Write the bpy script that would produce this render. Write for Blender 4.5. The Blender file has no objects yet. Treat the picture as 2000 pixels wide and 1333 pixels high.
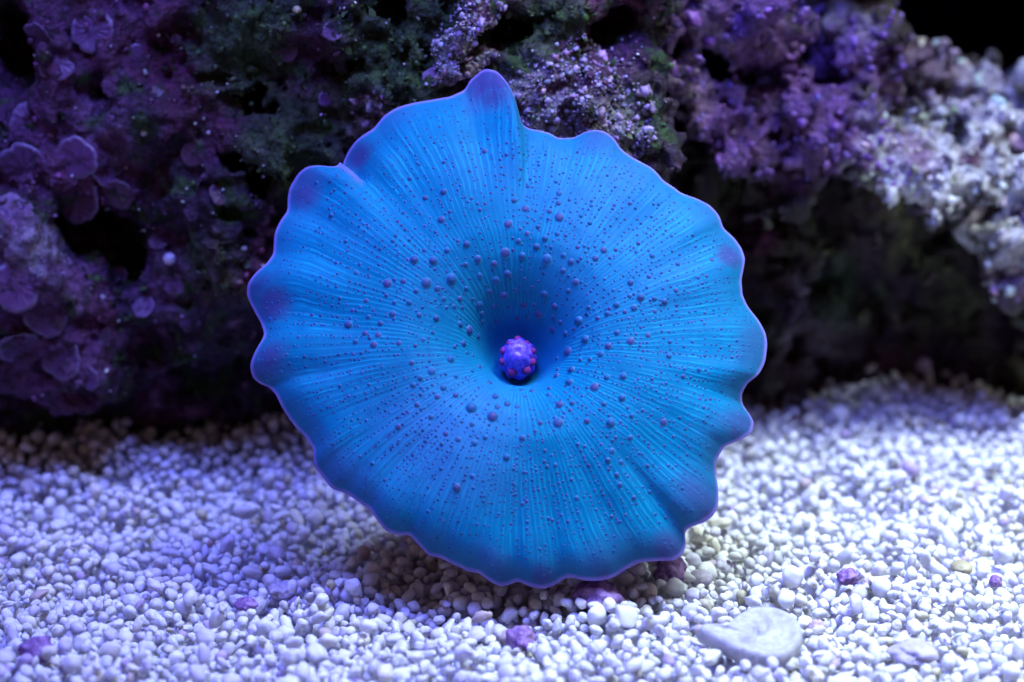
import bpy, math, random
import numpy as np
from mathutils import Vector, Matrix, noise as mnoise
from mathutils.bvhtree import BVHTree

random.seed(7)
rng = np.random.default_rng(7)
U = 0.01                                   # everything below is written in centimetres
scene = bpy.context.scene
C = scene.collection

# ------------------------------------------------------------------ camera
PITCH = math.radians(15.0)
CAM = np.array([0.0, -30.0, 11.5])
cam_data = bpy.data.cameras.new('camera')
cam_data.lens = 90.0
cam_data.sensor_width = 36.0
cam_data.clip_start = 0.005
cam_data.clip_end = 20.0
cam_data.dof.use_dof = True
cam_data.dof.focus_distance = 31.5 * U
cam_data.dof.aperture_fstop = 18.0
cam = bpy.data.objects.new('camera', cam_data)
C.objects.link(cam)
cam.location = CAM * U
cam.rotation_euler = (math.pi / 2 - PITCH, 0, 0)
scene.camera = cam
scene.render.resolution_x = 1024
scene.render.resolution_y = 682

# ------------------------------------------------------------------ world, lamps, exposure
world = bpy.data.worlds.new('World')
scene.world = world
world.use_nodes = True
bg = world.node_tree.nodes['Background']
bg.inputs[0].default_value = (1.0, 0.66, 0.66, 1)
bg.inputs[1].default_value = 0.17

def area_lamp(name, loc, target, size, power, color, spread=180):
    l = bpy.data.lights.new(name, 'AREA')
    l.shape = 'RECTANGLE'
    l.size, l.size_y = size[0] * U, size[1] * U
    l.energy = power
    l.color = color
    l.spread = math.radians(spread)
    o = bpy.data.objects.new(name, l)
    C.objects.link(o)
    o.location = Vector(loc) * U
    d = Vector(target) - Vector(loc)
    o.rotation_euler = d.to_track_quat('-Z', 'Y').to_euler()
    return o

# the aquarium's two LED lamps above the water: a blue one over the left half, a whiter one over the right
area_lamp('blue_lamp', (-5.0, -9.5, 33.5), (-2.0, 0.5, 1.5), (20, 12), 2.50, (0.175, 0.225, 1.0))
area_lamp('white_lamp', (13.0, -2.5, 32.0), (8.5, 0.0, 0.0), (12, 10), 0.30, (0.80, 1.0, 1.0), 56)

scene.view_settings.view_transform = 'Standard'
scene.view_settings.look = 'None'
scene.view_settings.exposure = 0.0
scene.view_settings.gamma = 1.0
scene.view_settings.use_curve_mapping = False

# ------------------------------------------------------------------ small numeric tools
FWD = np.array([0, math.cos(PITCH), -math.sin(PITCH)])
UPV = np.array([0, math.sin(PITCH), math.cos(PITCH)])
RGT = np.array([1.0, 0, 0])

def ray(px, py):
    cx = (px - 1000.0) / 1000.0 * 0.2
    cy = (666.5 - py) / 1000.0 * 0.2
    return RGT * cx + UPV * cy + FWD

def at(px, py, Y):
    """world point (cm) that stands at depth Y"""
    d = ray(px, py)
    return CAM + d * ((Y - CAM[1]) / d[1])

def sstep(a, b, x):
    t = np.clip((x - a) / (b - a), 0, 1)
    return t * t * (3 - 2 * t)

_perm = np.random.default_rng(3).permutation(256)
_perm = np.concatenate([_perm, _perm, _perm]).astype(np.int32)
_grad = np.array([[1,1,0],[-1,1,0],[1,-1,0],[-1,-1,0],[1,0,1],[-1,0,1],[1,0,-1],[-1,0,-1],
                  [0,1,1],[0,-1,1],[0,1,-1],[0,-1,-1],[1,1,0],[-1,1,0],[0,-1,1],[0,-1,-1]], dtype=np.float32)

def perlin(P, seed=0):
    P = np.asarray(P, dtype=np.float32) + np.float32(seed * 17.37 + 100.5)
    I = np.floor(P).astype(np.int32)
    F = P - I
    I &= 255
    w = F * F * F * (F * (F * 6 - 15) + 10)
    out = 0
    for dx in (0, 1):
        wx = w[:, 0] if dx else 1 - w[:, 0]
        px = _perm[(I[:, 0] + dx) & 255]
        for dy in (0, 1):
            wy = w[:, 1] if dy else 1 - w[:, 1]
            py = _perm[px + ((I[:, 1] + dy) & 255)]
            for dz in (0, 1):
                wz = w[:, 2] if dz else 1 - w[:, 2]
                g = _grad[_perm[py + ((I[:, 2] + dz) & 255)] & 15]
                dot = g[:, 0] * (F[:, 0] - dx) + g[:, 1] * (F[:, 1] - dy) + g[:, 2] * (F[:, 2] - dz)
                out = out + wx * wy * wz * dot
    return out

def fbm(P, scale, octaves=3, seed=0, gain=0.5):
    a, s, amp = 0, scale, 1.0
    for k in range(octaves):
        a = a + amp * perlin(P * s, seed + k)
        amp *= gain
        s *= 2.03
    return a

# ------------------------------------------------------------------ object tools
def mesh_from(name, V, F, smooth=True, cols=None, uv=None):
    """V (n,3) in cm relative to the object's origin; F (m,k) index array or list of such arrays"""
    V = np.asarray(V, dtype=np.float64) * U
    Fs = F if isinstance(F, list) else [F]
    Fs = [np.asarray(f, dtype=np.int32) for f in Fs if len(f)]
    me = bpy.data.meshes.new(name)
    me.vertices.add(len(V))
    me.vertices.foreach_set('co', V.astype(np.float32).ravel())
    loops = np.concatenate([f.ravel() for f in Fs])
    tot = np.concatenate([np.full(len(f), f.shape[1], np.int32) for f in Fs])
    start = np.concatenate([[0], np.cumsum(tot)[:-1]]).astype(np.int32)
    me.loops.add(len(loops))
    me.loops.foreach_set('vertex_index', loops)
    me.polygons.add(len(tot))
    me.polygons.foreach_set('loop_start', start)
    me.polygons.foreach_set('loop_total', tot)
    if smooth:
        me.polygons.foreach_set('use_smooth', np.ones(len(tot), dtype=bool))
    if uv is not None:
        l = me.uv_layers.new(name='UVMap')
        l.data.foreach_set('uv', np.asarray(uv, np.float32)[loops if len(uv) == len(V) else slice(None)].ravel())
    me.update(calc_edges=True)
    if cols is not None:
        c = np.ones((len(V), 4), np.float32)
        c[:, :cols.shape[1]] = cols
        a = me.color_attributes.new('tint', 'FLOAT_COLOR', 'POINT')
        a.data.foreach_set('color', c.ravel())
    me.validate()
    return me

ORG = {}
def add(name, me, mat, loc=(0, 0, 0), parent=None, rot=None):
    o = bpy.data.objects.new(name, me)
    C.objects.link(o)
    loc = np.asarray(loc, float)
    ORG[o.name] = loc
    if parent is not None:
        o.parent = parent
        o.location = (loc - ORG[parent.name]) * U
    else:
        o.location = loc * U
    if rot is not None:
        o.rotation_mode = 'QUATERNION'
        o.rotation_quaternion = rot
    if me is not None and mat is not None and not me.materials:
        me.materials.append(mat)
    return o

def thing(name, loc, label, cat, group=None):
    o = add(name, None, None, loc)
    o.empty_display_size = 0.005
    return tag(o, label, cat, group)

def tag(o, label, cat, group=None):
    o['label'] = label
    o['category'] = cat
    if group:
        o['group'] = group
    return o

def copy_part(src, name, loc, parent, quat, scale):
    o = src.copy()
    o.name = name
    C.objects.link(o)
    o.parent = parent
    base = ORG[parent.name] if parent is not None else np.zeros(3)
    o.location = (np.asarray(loc) - base) * U
    o.rotation_mode = 'QUATERNION'
    o.rotation_quaternion = quat
    o.scale = scale
    ORG[o.name] = np.asarray(loc, float)
    return o

def icosphere(sub):
    t = (1 + 5 ** .5) / 2
    v = [(-1,t,0),(1,t,0),(-1,-t,0),(1,-t,0),(0,-1,t),(0,1,t),(0,-1,-t),(0,1,-t),(t,0,-1),(t,0,1),(-t,0,-1),(-t,0,1)]
    f = [(0,11,5),(0,5,1),(0,1,7),(0,7,10),(0,10,11),(1,5,9),(5,11,4),(11,10,2),(10,7,6),(7,1,8),
         (3,9,4),(3,4,2),(3,2,6),(3,6,8),(3,8,9),(4,9,5),(2,4,11),(6,2,10),(8,6,7),(9,8,1)]
    v = [np.array(a, float) / np.linalg.norm(a) for a in v]
    for _ in range(sub):
        cache, nf = {}, []
        def mid(a, b):
            k = (min(a, b), max(a, b))
            if k not in cache:
                m = v[a] + v[b]
                v.append(m / np.linalg.norm(m))
                cache[k] = len(v) - 1
            return cache[k]
        for a, b, c in f:
            ab, bc, ca = mid(a, b), mid(b, c), mid(c, a)
            nf += [(a, ab, ca), (b, bc, ab), (c, ca, bc), (ab, bc, ca)]
        f = nf
    return np.array(v), np.array(f, np.int32)

def rand_quat():
    q = rng.normal(size=4)
    q /= np.linalg.norm(q)
    return Vector((0, 0, 0)), q

def rot_matrices(n):
    q = rng.normal(size=(n, 4))
    q /= np.linalg.norm(q, axis=1)[:, None]
    w, x, y, z = q.T
    R = np.empty((n, 3, 3))
    R[:, 0] = np.stack([1-2*(y*y+z*z), 2*(x*y-z*w), 2*(x*z+y*w)], 1)
    R[:, 1] = np.stack([2*(x*y+z*w), 1-2*(x*x+z*z), 2*(y*z-x*w)], 1)
    R[:, 2] = np.stack([2*(x*z-y*w), 2*(y*z+x*w), 1-2*(x*x+y*y)], 1)
    return R, q

# ------------------------------------------------------------------ materials
def new_mat(name):
    m = bpy.data.materials.new(name)
    m.use_nodes = True
    nt = m.node_tree
    return m, nt, nt.nodes['Principled BSDF']

def N(nt, kind, **kw):
    n = nt.nodes.new(kind)
    for k, v in kw.items():
        setattr(n, k, v)
    return n

def L(nt, a, b):
    nt.links.new(a, b)

def math_n(nt, op, a, b=None, c=None):
    n = N(nt, 'ShaderNodeMath', operation=op)
    for i, v in enumerate((a, b, c)):
        if v is None:
            continue
        if isinstance(v, (int, float)):
            n.inputs[i].default_value = v
        else:
            L(nt, v, n.inputs[i])
    return n.outputs[0]

def mix_n(nt, fac, a, b, mode='MIX'):
    n = N(nt, 'ShaderNodeMix', data_type='RGBA', blend_type=mode)
    for sock, v in ((n.inputs[0], fac), (n.inputs[6], a), (n.inputs[7], b)):
        if isinstance(v, (int, float)):
            sock.default_value = v
        elif isinstance(v, tuple):
            sock.default_value = v + (1,) if len(v) == 3 else v
        else:
            L(nt, v, sock)
    return n.outputs[2]

def noise_n(nt, vec, scale, detail=3, rough=0.5):
    n = N(nt, 'ShaderNodeTexNoise')
    n.inputs['Scale'].default_value = scale
    n.inputs['Detail'].default_value = detail
    n.inputs['Roughness'].default_value = rough
    if vec is not None:
        L(nt, vec, n.inputs['Vector'])
    return n.outputs['Fac']

def ramp_n(nt, fac, stops):
    n = N(nt, 'ShaderNodeMapRange', interpolation_type='SMOOTHSTEP')
    n.inputs[1].default_value, n.inputs[2].default_value = stops
    L(nt, fac, n.inputs[0])
    return n.outputs[0]

def bump_n(nt, height, strength, dist):
    n = N(nt, 'ShaderNodeBump')
    n.inputs['Strength'].default_value = strength
    n.inputs['Distance'].default_value = dist
    L(nt, height, n.inputs['Height'])
    return n.outputs[0]

def mat_coral():
    m, nt, p = new_mat('coral_skin')
    uv = N(nt, 'ShaderNodeUVMap').outputs[0]
    sep = N(nt, 'ShaderNodeSeparateXYZ')
    L(nt, uv, sep.inputs[0])
    u, r = sep.outputs[0], sep.outputs[1]
    obj = N(nt, 'ShaderNodeTexCoord').outputs['Object']
    tint = N(nt, 'ShaderNodeVertexColor', layer_name='tint')
    tsep = N(nt, 'ShaderNodeSeparateColor')
    L(nt, tint.outputs[0], tsep.inputs[0])
    violet, rim, broad = tsep.outputs[0], tsep.outputs[1], tsep.outputs[2]
    warp = noise_n(nt, obj, 130, 2)
    warp2 = noise_n(nt, obj, 420, 1)
    w = math_n(nt, 'ADD', math_n(nt, 'MULTIPLY', warp, 11.0), math_n(nt, 'MULTIPLY', warp2, 2.2))
    def lines(n, power):
        ph = math_n(nt, 'MULTIPLY_ADD', u, n * 2 * math.pi, w)
        s = math_n(nt, 'MULTIPLY_ADD', math_n(nt, 'SINE', ph), 0.5, 0.5)
        return math_n(nt, 'POWER', s, power)
    l1 = math_n(nt, 'MULTIPLY', lines(96, 3.5), math_n(nt, 'SUBTRACT', 1.0, ramp_n(nt, r, (0.30, 0.5))))
    l2 = math_n(nt, 'MULTIPLY', lines(190, 3.0), math_n(nt, 'MULTIPLY', ramp_n(nt, r, (0.26, 0.48)),
                math_n(nt, 'SUBTRACT', 1.0, math_n(nt, 'MULTIPLY', ramp_n(nt, r, (0.75, 0.95)), 0.6))))
    l3 = math_n(nt, 'MULTIPLY', lines(300, 2.2), math_n(nt, 'MULTIPLY', ramp_n(nt, r, (0.6, 0.85)), 0.55))
    ln = math_n(nt, 'ADD', math_n(nt, 'ADD', l1, l2), l3)
    # each line is stronger and weaker along its way and fades out towards the lip
    vary = ramp_n(nt, noise_n(nt, obj, 260, 2), (0.33, 0.68))
    ln = math_n(nt, 'MULTIPLY', ln, math_n(nt, 'MULTIPLY_ADD', vary, 0.9, 0.18))
    ln = math_n(nt, 'MULTIPLY', ln, math_n(nt, 'SUBTRACT', 1.0, ramp_n(nt, r, (0.86, 0.985))))
    big = ramp_n(nt, noise_n(nt, obj, 55, 2), (0.36, 0.66))
    base = mix_n(nt, big, (0.0, 0.132, 0.245), (0.001, 0.155, 0.295))
    base = mix_n(nt, math_n(nt, 'MULTIPLY', broad, 0.75), base, (0.045, 0.165, 0.40))
    base = mix_n(nt, math_n(nt, 'MULTIPLY', ln, 0.34), base, (0.008, 0.38, 0.53))
    fine = noise_n(nt, obj, 900, 3, 0.6)
    base = mix_n(nt, math_n(nt, 'MULTIPLY', ramp_n(nt, fine, (0.5, 0.8)), 0.35), base, (0.0, 0.065, 0.18))
    base = mix_n(nt, violet, base, (0.05, 0.035, 0.16))
    base = mix_n(nt, rim, base, (0.22, 0.16, 0.48))
    L(nt, base, p.inputs['Base Color'])
    p.inputs['Roughness'].default_value = 0.55
    p.inputs['Specular IOR Level'].default_value = 0.06
    p.inputs['Subsurface Weight'].default_value = 0.25
    p.inputs['Subsurface Radius'].default_value = (0.2, 0.5, 1.0)
    p.inputs['Subsurface Scale'].default_value = 0.0012
    h = math_n(nt, 'ADD', math_n(nt, 'MULTIPLY', ln, 0.7), math_n(nt, 'MULTIPLY', fine, 0.35))
    L(nt, bump_n(nt, h, 0.25, 0.00022), p.inputs['Normal'])
    return m

def mat_papilla():
    m, nt, p = new_mat('papilla_skin')
    tint = N(nt, 'ShaderNodeVertexColor', layer_name='tint')
    L(nt, tint.outputs[0], p.inputs['Base Color'])
    p.inputs['Roughness'].default_value = 0.5
    p.inputs['Specular IOR Level'].default_value = 0.2
    p.inputs['Subsurface Weight'].default_value = 0.15
    p.inputs['Subsurface Radius'].default_value = (0.2, 0.5, 1.0)
    p.inputs['Subsurface Scale'].default_value = 0.0005
    return m

def mat_mouth():
    m, nt, p = new_mat('mouth_skin')
    obj = N(nt, 'ShaderNodeTexCoord').outputs['Object']
    n = ramp_n(nt, noise_n(nt, obj, 1500, 3), (0.4, 0.65))
    L(nt, mix_n(nt, n, (0.10, 0.05, 0.66), (0.22, 0.12, 0.85)), p.inputs['Base Color'])
    p.inputs['Roughness'].default_value = 0.4
    p.inputs['Subsurface Weight'].default_value = 0.2
    p.inputs['Subsurface Radius'].default_value = (0.4, 0.4, 1.0)
    p.inputs['Subsurface Scale'].default_value = 0.0006
    L(nt, bump_n(nt, noise_n(nt, obj, 2600, 2), 0.5, 0.0002), p.inputs['Normal'])
    return m

def mat_plain(name, a, b, scale, rough=0.6, bump=0.4, bd=0.0003, spec=0.25):
    m, nt, p = new_mat(name)
    obj = N(nt, 'ShaderNodeTexCoord').outputs['Object']
    n = ramp_n(nt, noise_n(nt, obj, scale, 4, 0.6), (0.35, 0.66))
    L(nt, mix_n(nt, n, a, b), p.inputs['Base Color'])
    p.inputs['Roughness'].default_value = rough
    p.inputs['Specular IOR Level'].default_value = spec
    if bump:
        L(nt, bump_n(nt, noise_n(nt, obj, scale * 2.2, 4, 0.65), bump, bd), p.inputs['Normal'])
    return m

def mat_sand(name, source):
    m, nt, p = new_mat(name)
    obj = N(nt, 'ShaderNodeTexCoord').outputs['Object']
    if source == 'vertex':
        col = N(nt, 'ShaderNodeVertexColor', layer_name='tint').outputs[0]
    else:
        col = N(nt, 'ShaderNodeObjectInfo').outputs['Color']
    n = ramp_n(nt, noise_n(nt, obj, 900 if source == 'vertex' else 0.9, 3, 0.6), (0.3, 0.7))
    dark = mix_n(nt, 1.0, col, (0.80, 0.78, 0.80), 'MULTIPLY')
    L(nt, mix_n(nt, n, col, dark), p.inputs['Base Color'])
    p.inputs['Roughness'].default_value = 0.55
    p.inputs['Specular IOR Level'].default_value = 0.3
    p.inputs['Subsurface Weight'].default_value = 0.0
    L(nt, bump_n(nt, noise_n(nt, obj, 2200 if source == 'vertex' else 2.2, 2), 0.2, 0.0002), p.inputs['Normal'])
    return m

def mat_rock():
    m, nt, p = new_mat('live_rock')
    obj = N(nt, 'ShaderNodeTexCoord').outputs['Object']
    col = N(nt, 'ShaderNodeVertexColor', layer_name='tint').outputs[0]
    n1 = noise_n(nt, obj, 700, 5, 0.7)
    n2 = noise_n(nt, obj, 2200, 4, 0.7)
    vor = N(nt, 'ShaderNodeTexVoronoi', feature='DISTANCE_TO_EDGE')
    vor.inputs['Scale'].default_value = 420
    L(nt, mix_n(nt, 0.12, obj, N(nt, 'ShaderNodeTexNoise').outputs['Color']), vor.inputs['Vector'])
    vor2 = N(nt, 'ShaderNodeTexVoronoi')
    vor2.inputs['Scale'].default_value = 1100
    L(nt, obj, vor2.inputs['Vector'])
    dark = mix_n(nt, 1.0, col, (0.35, 0.33, 0.36), 'MULTIPLY')
    c = mix_n(nt, ramp_n(nt, n1, (0.38, 0.62)), dark, col)
    speck = math_n(nt, 'MULTIPLY', ramp_n(nt, n2, (0.60, 0.72)), 0.5)
    lite = mix_n(nt, 0.45, mix_n(nt, 1.0, col, (2.0, 2.0, 2.0), 'MULTIPLY'), (0.35, 0.3, 0.42))
    c = mix_n(nt, speck, c, lite)
    L(nt, c, p.inputs['Base Color'])
    p.inputs['Roughness'].default_value = 0.5
    p.inputs['Specular IOR Level'].default_value = 0.3
    h = math_n(nt, 'ADD', math_n(nt, 'MULTIPLY', n1, 0.9), math_n(nt, 'MULTIPLY', n2, 0.5))
    h = math_n(nt, 'SUBTRACT', h, math_n(nt, 'MULTIPLY', vor2.outputs['Distance'], 0.5))
    L(nt, bump_n(nt, h, 0.9, 0.0010), p.inputs['Normal'])
    return m

def mat_crumb():
    m, nt, p = new_mat('rock_growth')
    obj = N(nt, 'ShaderNodeTexCoord').outputs['Object']
    col = N(nt, 'ShaderNodeVertexColor', layer_name='tint').outputs[0]
    n = ramp_n(nt, noise_n(nt, obj, 1600, 3), (0.3, 0.7))
    L(nt, mix_n(nt, n, mix_n(nt, 1.0, col, (0.55, 0.55, 0.55), 'MULTIPLY'), col), p.inputs['Base Color'])
    p.inputs['Roughness'].default_value = 0.45
    p.inputs['Specular IOR Level'].default_value = 0.35
    return m

M_CORAL = mat_coral()
M_PAP = mat_papilla()
M_MOUTH = mat_mouth()
M_KNOB = mat_plain('mouth_knob', (0.27, 0.018, 0.13), (0.15, 0.03, 0.25), 1800, 0.4)
M_COLUMN = mat_plain('coral_column', (0.05, 0.06, 0.22), (0.10, 0.09, 0.30), 600)
M_SANDV = mat_sand('sand_heap', 'vertex')
M_SANDO = mat_sand('sand_grain', 'object')
M_ROCK = mat_rock()
M_CRUMB = mat_crumb()
M_WALL = mat_plain('tank_wall', (0.0006, 0.0007, 0.0014), (0.001, 0.0011, 0.002), 30, 0.9, 0.0, spec=0.0)
M_SHELL = mat_plain('bleached_shell', (0.34, 0.33, 0.36), (0.46, 0.45, 0.47), 900, 0.6, 0.5, 0.0004)

# ------------------------------------------------------------------ surface nets: a closed skin round a field
def surface_nets(S, origin, h):
    neg = S < 0
    nx, ny, nz = S.shape
    cnt = np.zeros((nx-1, ny-1, nz-1), np.int8)
    for dx in (0, 1):
        for dy in (0, 1):
            for dz in (0, 1):
                cnt += neg[dx:nx-1+dx, dy:ny-1+dy, dz:nz-1+dz]
    act = (cnt > 0) & (cnt < 8)
    I = np.argwhere(act)
    idx = np.full(act.shape, -1, np.int32)
    idx[act] = np.arange(len(I), dtype=np.int32)
    acc = np.zeros((len(I), 3))
    num = np.zeros(len(I))
    corners = [(a, b, c) for a in (0, 1) for b in (0, 1) for c in (0, 1)]
    vals = {c: S[I[:, 0]+c[0], I[:, 1]+c[1], I[:, 2]+c[2]] for c in corners}
    for a in corners:
        for ax in range(3):
            if a[ax] == 0:
                b = list(a); b[ax] = 1; b = tuple(b)
                va, vb = vals[a], vals[b]
                cr = (va < 0) != (vb < 0)
                t = np.where(cr, va / np.where(cr, va - vb, 1), 0)
                pt = np.array(a, float)[None, :].repeat(len(I), 0)
                pt[:, ax] = t
                acc[cr] += pt[cr]
                num[cr] += 1
    V = (I + acc / num[:, None]) * h + origin
    quads = []
    for ax in range(3):
        sl0 = [slice(None)] * 3; sl1 = [slice(None)] * 3
        sl0[ax] = slice(0, -1); sl1[ax] = slice(1, None)
        n0, n1 = neg[tuple(sl0)], neg[tuple(sl1)]
        E = np.argwhere(n0 != n1)
        b, c = (ax + 1) % 3, (ax + 2) % 3
        lim = np.array(act.shape)
        ok = (E[:, b] > 0) & (E[:, c] > 0) & (E[:, b] < lim[b]) & (E[:, c] < lim[c])
        E = E[ok]
        flip = n0[E[:, 0], E[:, 1], E[:, 2]]
        q = []
        for db, dc in ((-1, -1), (0, -1), (0, 0), (-1, 0)):
            e = E.copy(); e[:, b] += db; e[:, c] += dc
            q.append(idx[e[:, 0], e[:, 1], e[:, 2]])
        q = np.stack(q, 1)
        q[~flip] = q[~flip][:, ::-1]
        quads.append(q)
    return V, np.concatenate(quads)

def largest(V, Q):
    lab = np.arange(len(V))
    while True:
        m = lab[Q].min(1)
        new = lab.copy()
        np.minimum.at(new, Q.ravel(), np.repeat(m, 4))
        new = new[new]
        if (new == lab).all():
            break
        lab = new
    u, c = np.unique(lab, return_counts=True)
    ok = lab == u[np.argmax(c)]
    ren = np.cumsum(ok) - 1
    return V[ok], ren[Q[ok[Q[:, 0]]]].astype(np.int32)

def vnormals(V, Q):
    n = np.cross(V[Q[:, 2]] - V[Q[:, 0]], V[Q[:, 3]] - V[Q[:, 1]])
    out = np.zeros_like(V)
    for k in range(4):
        np.add.at(out, Q[:, k], n)
    return out / np.maximum(np.linalg.norm(out, axis=1), 1e-9)[:, None]

def field_grid(lo, hi, h):
    ax = [np.arange(lo[k], hi[k] + h, h) for k in range(3)]
    return ax, np.stack(np.meshgrid(*ax, indexing='ij'), -1)

def smin(a, b, k):
    t = np.clip(0.5 + 0.5 * (b - a) / k, 0, 1)
    return b * (1 - t) + a * t - k * t * (1 - t)

def ell(P, c, r, rotz=0.0):
    """distance to an ellipsoid; rotz turns it in the x-z plane"""
    d = P - np.asarray(c, np.float32)
    x, y, z = d[..., 0], d[..., 1], d[..., 2]
    if rotz:
        a = math.radians(rotz)
        x, z = x * math.cos(a) + z * math.sin(a), -x * math.sin(a) + z * math.cos(a)
    q = np.sqrt((x / r[0]) ** 2 + (y / r[1]) ** 2 + (z / r[2]) ** 2)
    return (q - 1) * min(r)

def rough_field(S, G, amp, seed, big=1.0):
    band = np.abs(S) < 0.75
    P = G[band]
    d = 0.30 * amp * big * perlin(P * 0.75, seed)
    d += 0.24 * amp * perlin(P * 1.7, seed + 1)
    d += 0.16 * amp * perlin(P * 3.6, seed + 2)
    r = 1 - np.abs(perlin(P * 2.4, seed + 5)) * 2
    d += 0.10 * amp * (r - 0.6)
    d += 0.085 * amp * perlin(P * 7.5, seed + 3)
    S[band] += d
    return S

def paint(V, Nn, patches, seed, base, alt, place):
    """pigment per vertex: coralline crust, turf and bare rock in noise-shaped patches"""
    n1 = fbm(V, 0.8, 3, seed)[:, None]
    n2 = fbm(V, 2.6, 3, seed + 9)[:, None]
    c = np.array(base)[None, :] * np.ones((len(V), 1))
    def lay(color, mask):
        nonlocal c
        c = c * (1 - mask) + np.array(color)[None, :] * mask
    for color, kind, lo, hi in alt:
        lay(color, sstep(lo, hi, n1 if kind == 1 else n2))
    for (px, py, Y, rad, color, strength) in patches:
        d = np.linalg.norm((V - place(px, py, Y)) * np.array([1, 0.55, 1]), axis=1)[:, None]
        lay(color, strength * sstep(rad * 1.25, rad * 0.55, d + 0.35 * rad * n2 * 2.2))
    return np.clip(c, 0, 1)

BVH = {}
def make_rock(name, S, lo, h, patches, seed, base, alt, parent, detail=0.05, place=at):
    V, Q = largest(*surface_nets(S, np.array(lo, float), h))
    Nn = vnormals(V, Q)
    V = V + Nn * (detail * perlin(V * 9.0, seed + 21) + detail * 0.6 * perlin(V * 17.0, seed + 22))[:, None]
    Nn = vnormals(V, Q)
    cols = paint(V, Nn, patches, seed, base, alt, place)
    # Blender wants outward faces
    o = add(name, mesh_from(name, V - ORG[parent.name], Q, True, cols), M_ROCK, ORG[parent.name], parent)
    bv = BVHTree.FromPolygons([Vector(v) for v in V], Q.tolist())
    return o, V, Q, Nn, cols, bv

def hit(bvs, px, py):
    d = Vector(ray(px, py)).normalized()
    best = None
    for bv in bvs:
        r = bv.ray_cast(Vector(CAM), d)
        if r[0] is not None and (best is None or r[3] < best[3]):
            best = r
    return best

# pigments (linear)
PURPLE = (0.098, 0.027, 0.088)
DEEP = (0.035, 0.014, 0.036)
MAROON = (0.09, 0.014, 0.05)
GREEN = (0.032, 0.07, 0.016)
OLIVE = (0.06, 0.06, 0.025)
PALE = (0.42, 0.36, 0.44)
WHITE = (0.62, 0.60, 0.60)
LILAC = (0.21, 0.10, 0.20)
BROWN = (0.05, 0.035, 0.03)

# ------------------------------------------------------------------ left rock, behind the coral
CTRL = [  # picture place and depth of the rock's front
 (-150,60,2.4),(30,90,3.2),(130,90,2.0),(250,50,2.1),(90,230,1.9),(-100,300,1.7),(50,320,1.7),(150,330,1.7),(230,290,1.8),
 (-120,480,1.2),(30,470,1.2),(60,540,1.25),(170,440,2.6),(100,600,1.4),(40,680,1.4),(-120,680,1.3),(150,710,1.5),(190,750,1.9),(250,590,2.2),(300,470,2.2),
 (350,560,2.4),(400,640,2.8),(300,690,3.0),(360,740,4.2),(-100,850,6.0),(60,830,5.4),(200,850,6.0),(400,850,6.2),(560,850,6.2),(300,800,5.2),
 (480,760,5.2),(560,680,4.2),(350,100,2.5),(450,50,2.3),(420,230,2.2),(520,170,2.8),(550,300,2.4),(600,240,2.7),(560,480,2.8),(480,520,2.4),(440,440,2.3),
 (700,200,2.4),(700,80,2.5),(640,140,2.9),(800,90,2.2),(905,90,1.65),(930,40,1.8),(850,20,2.1),(770,160,2.0),(1000,50,2.5),(1000,140,2.3),(1060,180,2.0),(1150,160,1.9),
 (1190,230,1.8),(1250,280,2.2),(1100,50,2.4),(1200,80,2.7),(1260,140,2.3),(700,350,2.9),(900,350,3.0),(1100,350,3.2),(700,600,3.4),(900,600,3.0),
 (1100,600,3.2),(1200,450,4.2),(800,850,6.2),(1100,850,6.8),(300,-120,2.4),(700,-120,2.6),(1100,-120,2.8),(-120,-100,2.3),(-120,885,5.3),(80,885,5.3),(280,885,5.4),(470,890,5.4),(600,890,5.5)]
def atL(px, py, Y):
    if Y < 4.4:
        Y = Y + 0.7 + 1.3*float(sstep(620, 120, px))
    else:
        Y = Y + 0.25
    return at(px, py, Y)
lo, hi, h = (-9.0, 1.6, -0.4), (2.5, 9.6, 9.2), 0.062
ax, G = field_grid(lo, hi, h)
X, Z = np.meshgrid(ax[0], ax[2], indexing='ij')
num = np.zeros_like(X); den = np.zeros_like(X) + 1e-9
for px, py, Y in CTRL:
    p = atL(px, py, Y)
    w = 1.0 / (((X - p[0]) ** 2 + (Z - p[2]) ** 2) + 0.06) ** 2.2
    num += w * p[1]; den += w
FRONT = num / den
G = G.astype(np.float32)
S = ((FRONT[:, None, :] - G[..., 1]) * 0.62).astype(np.float32)
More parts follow.
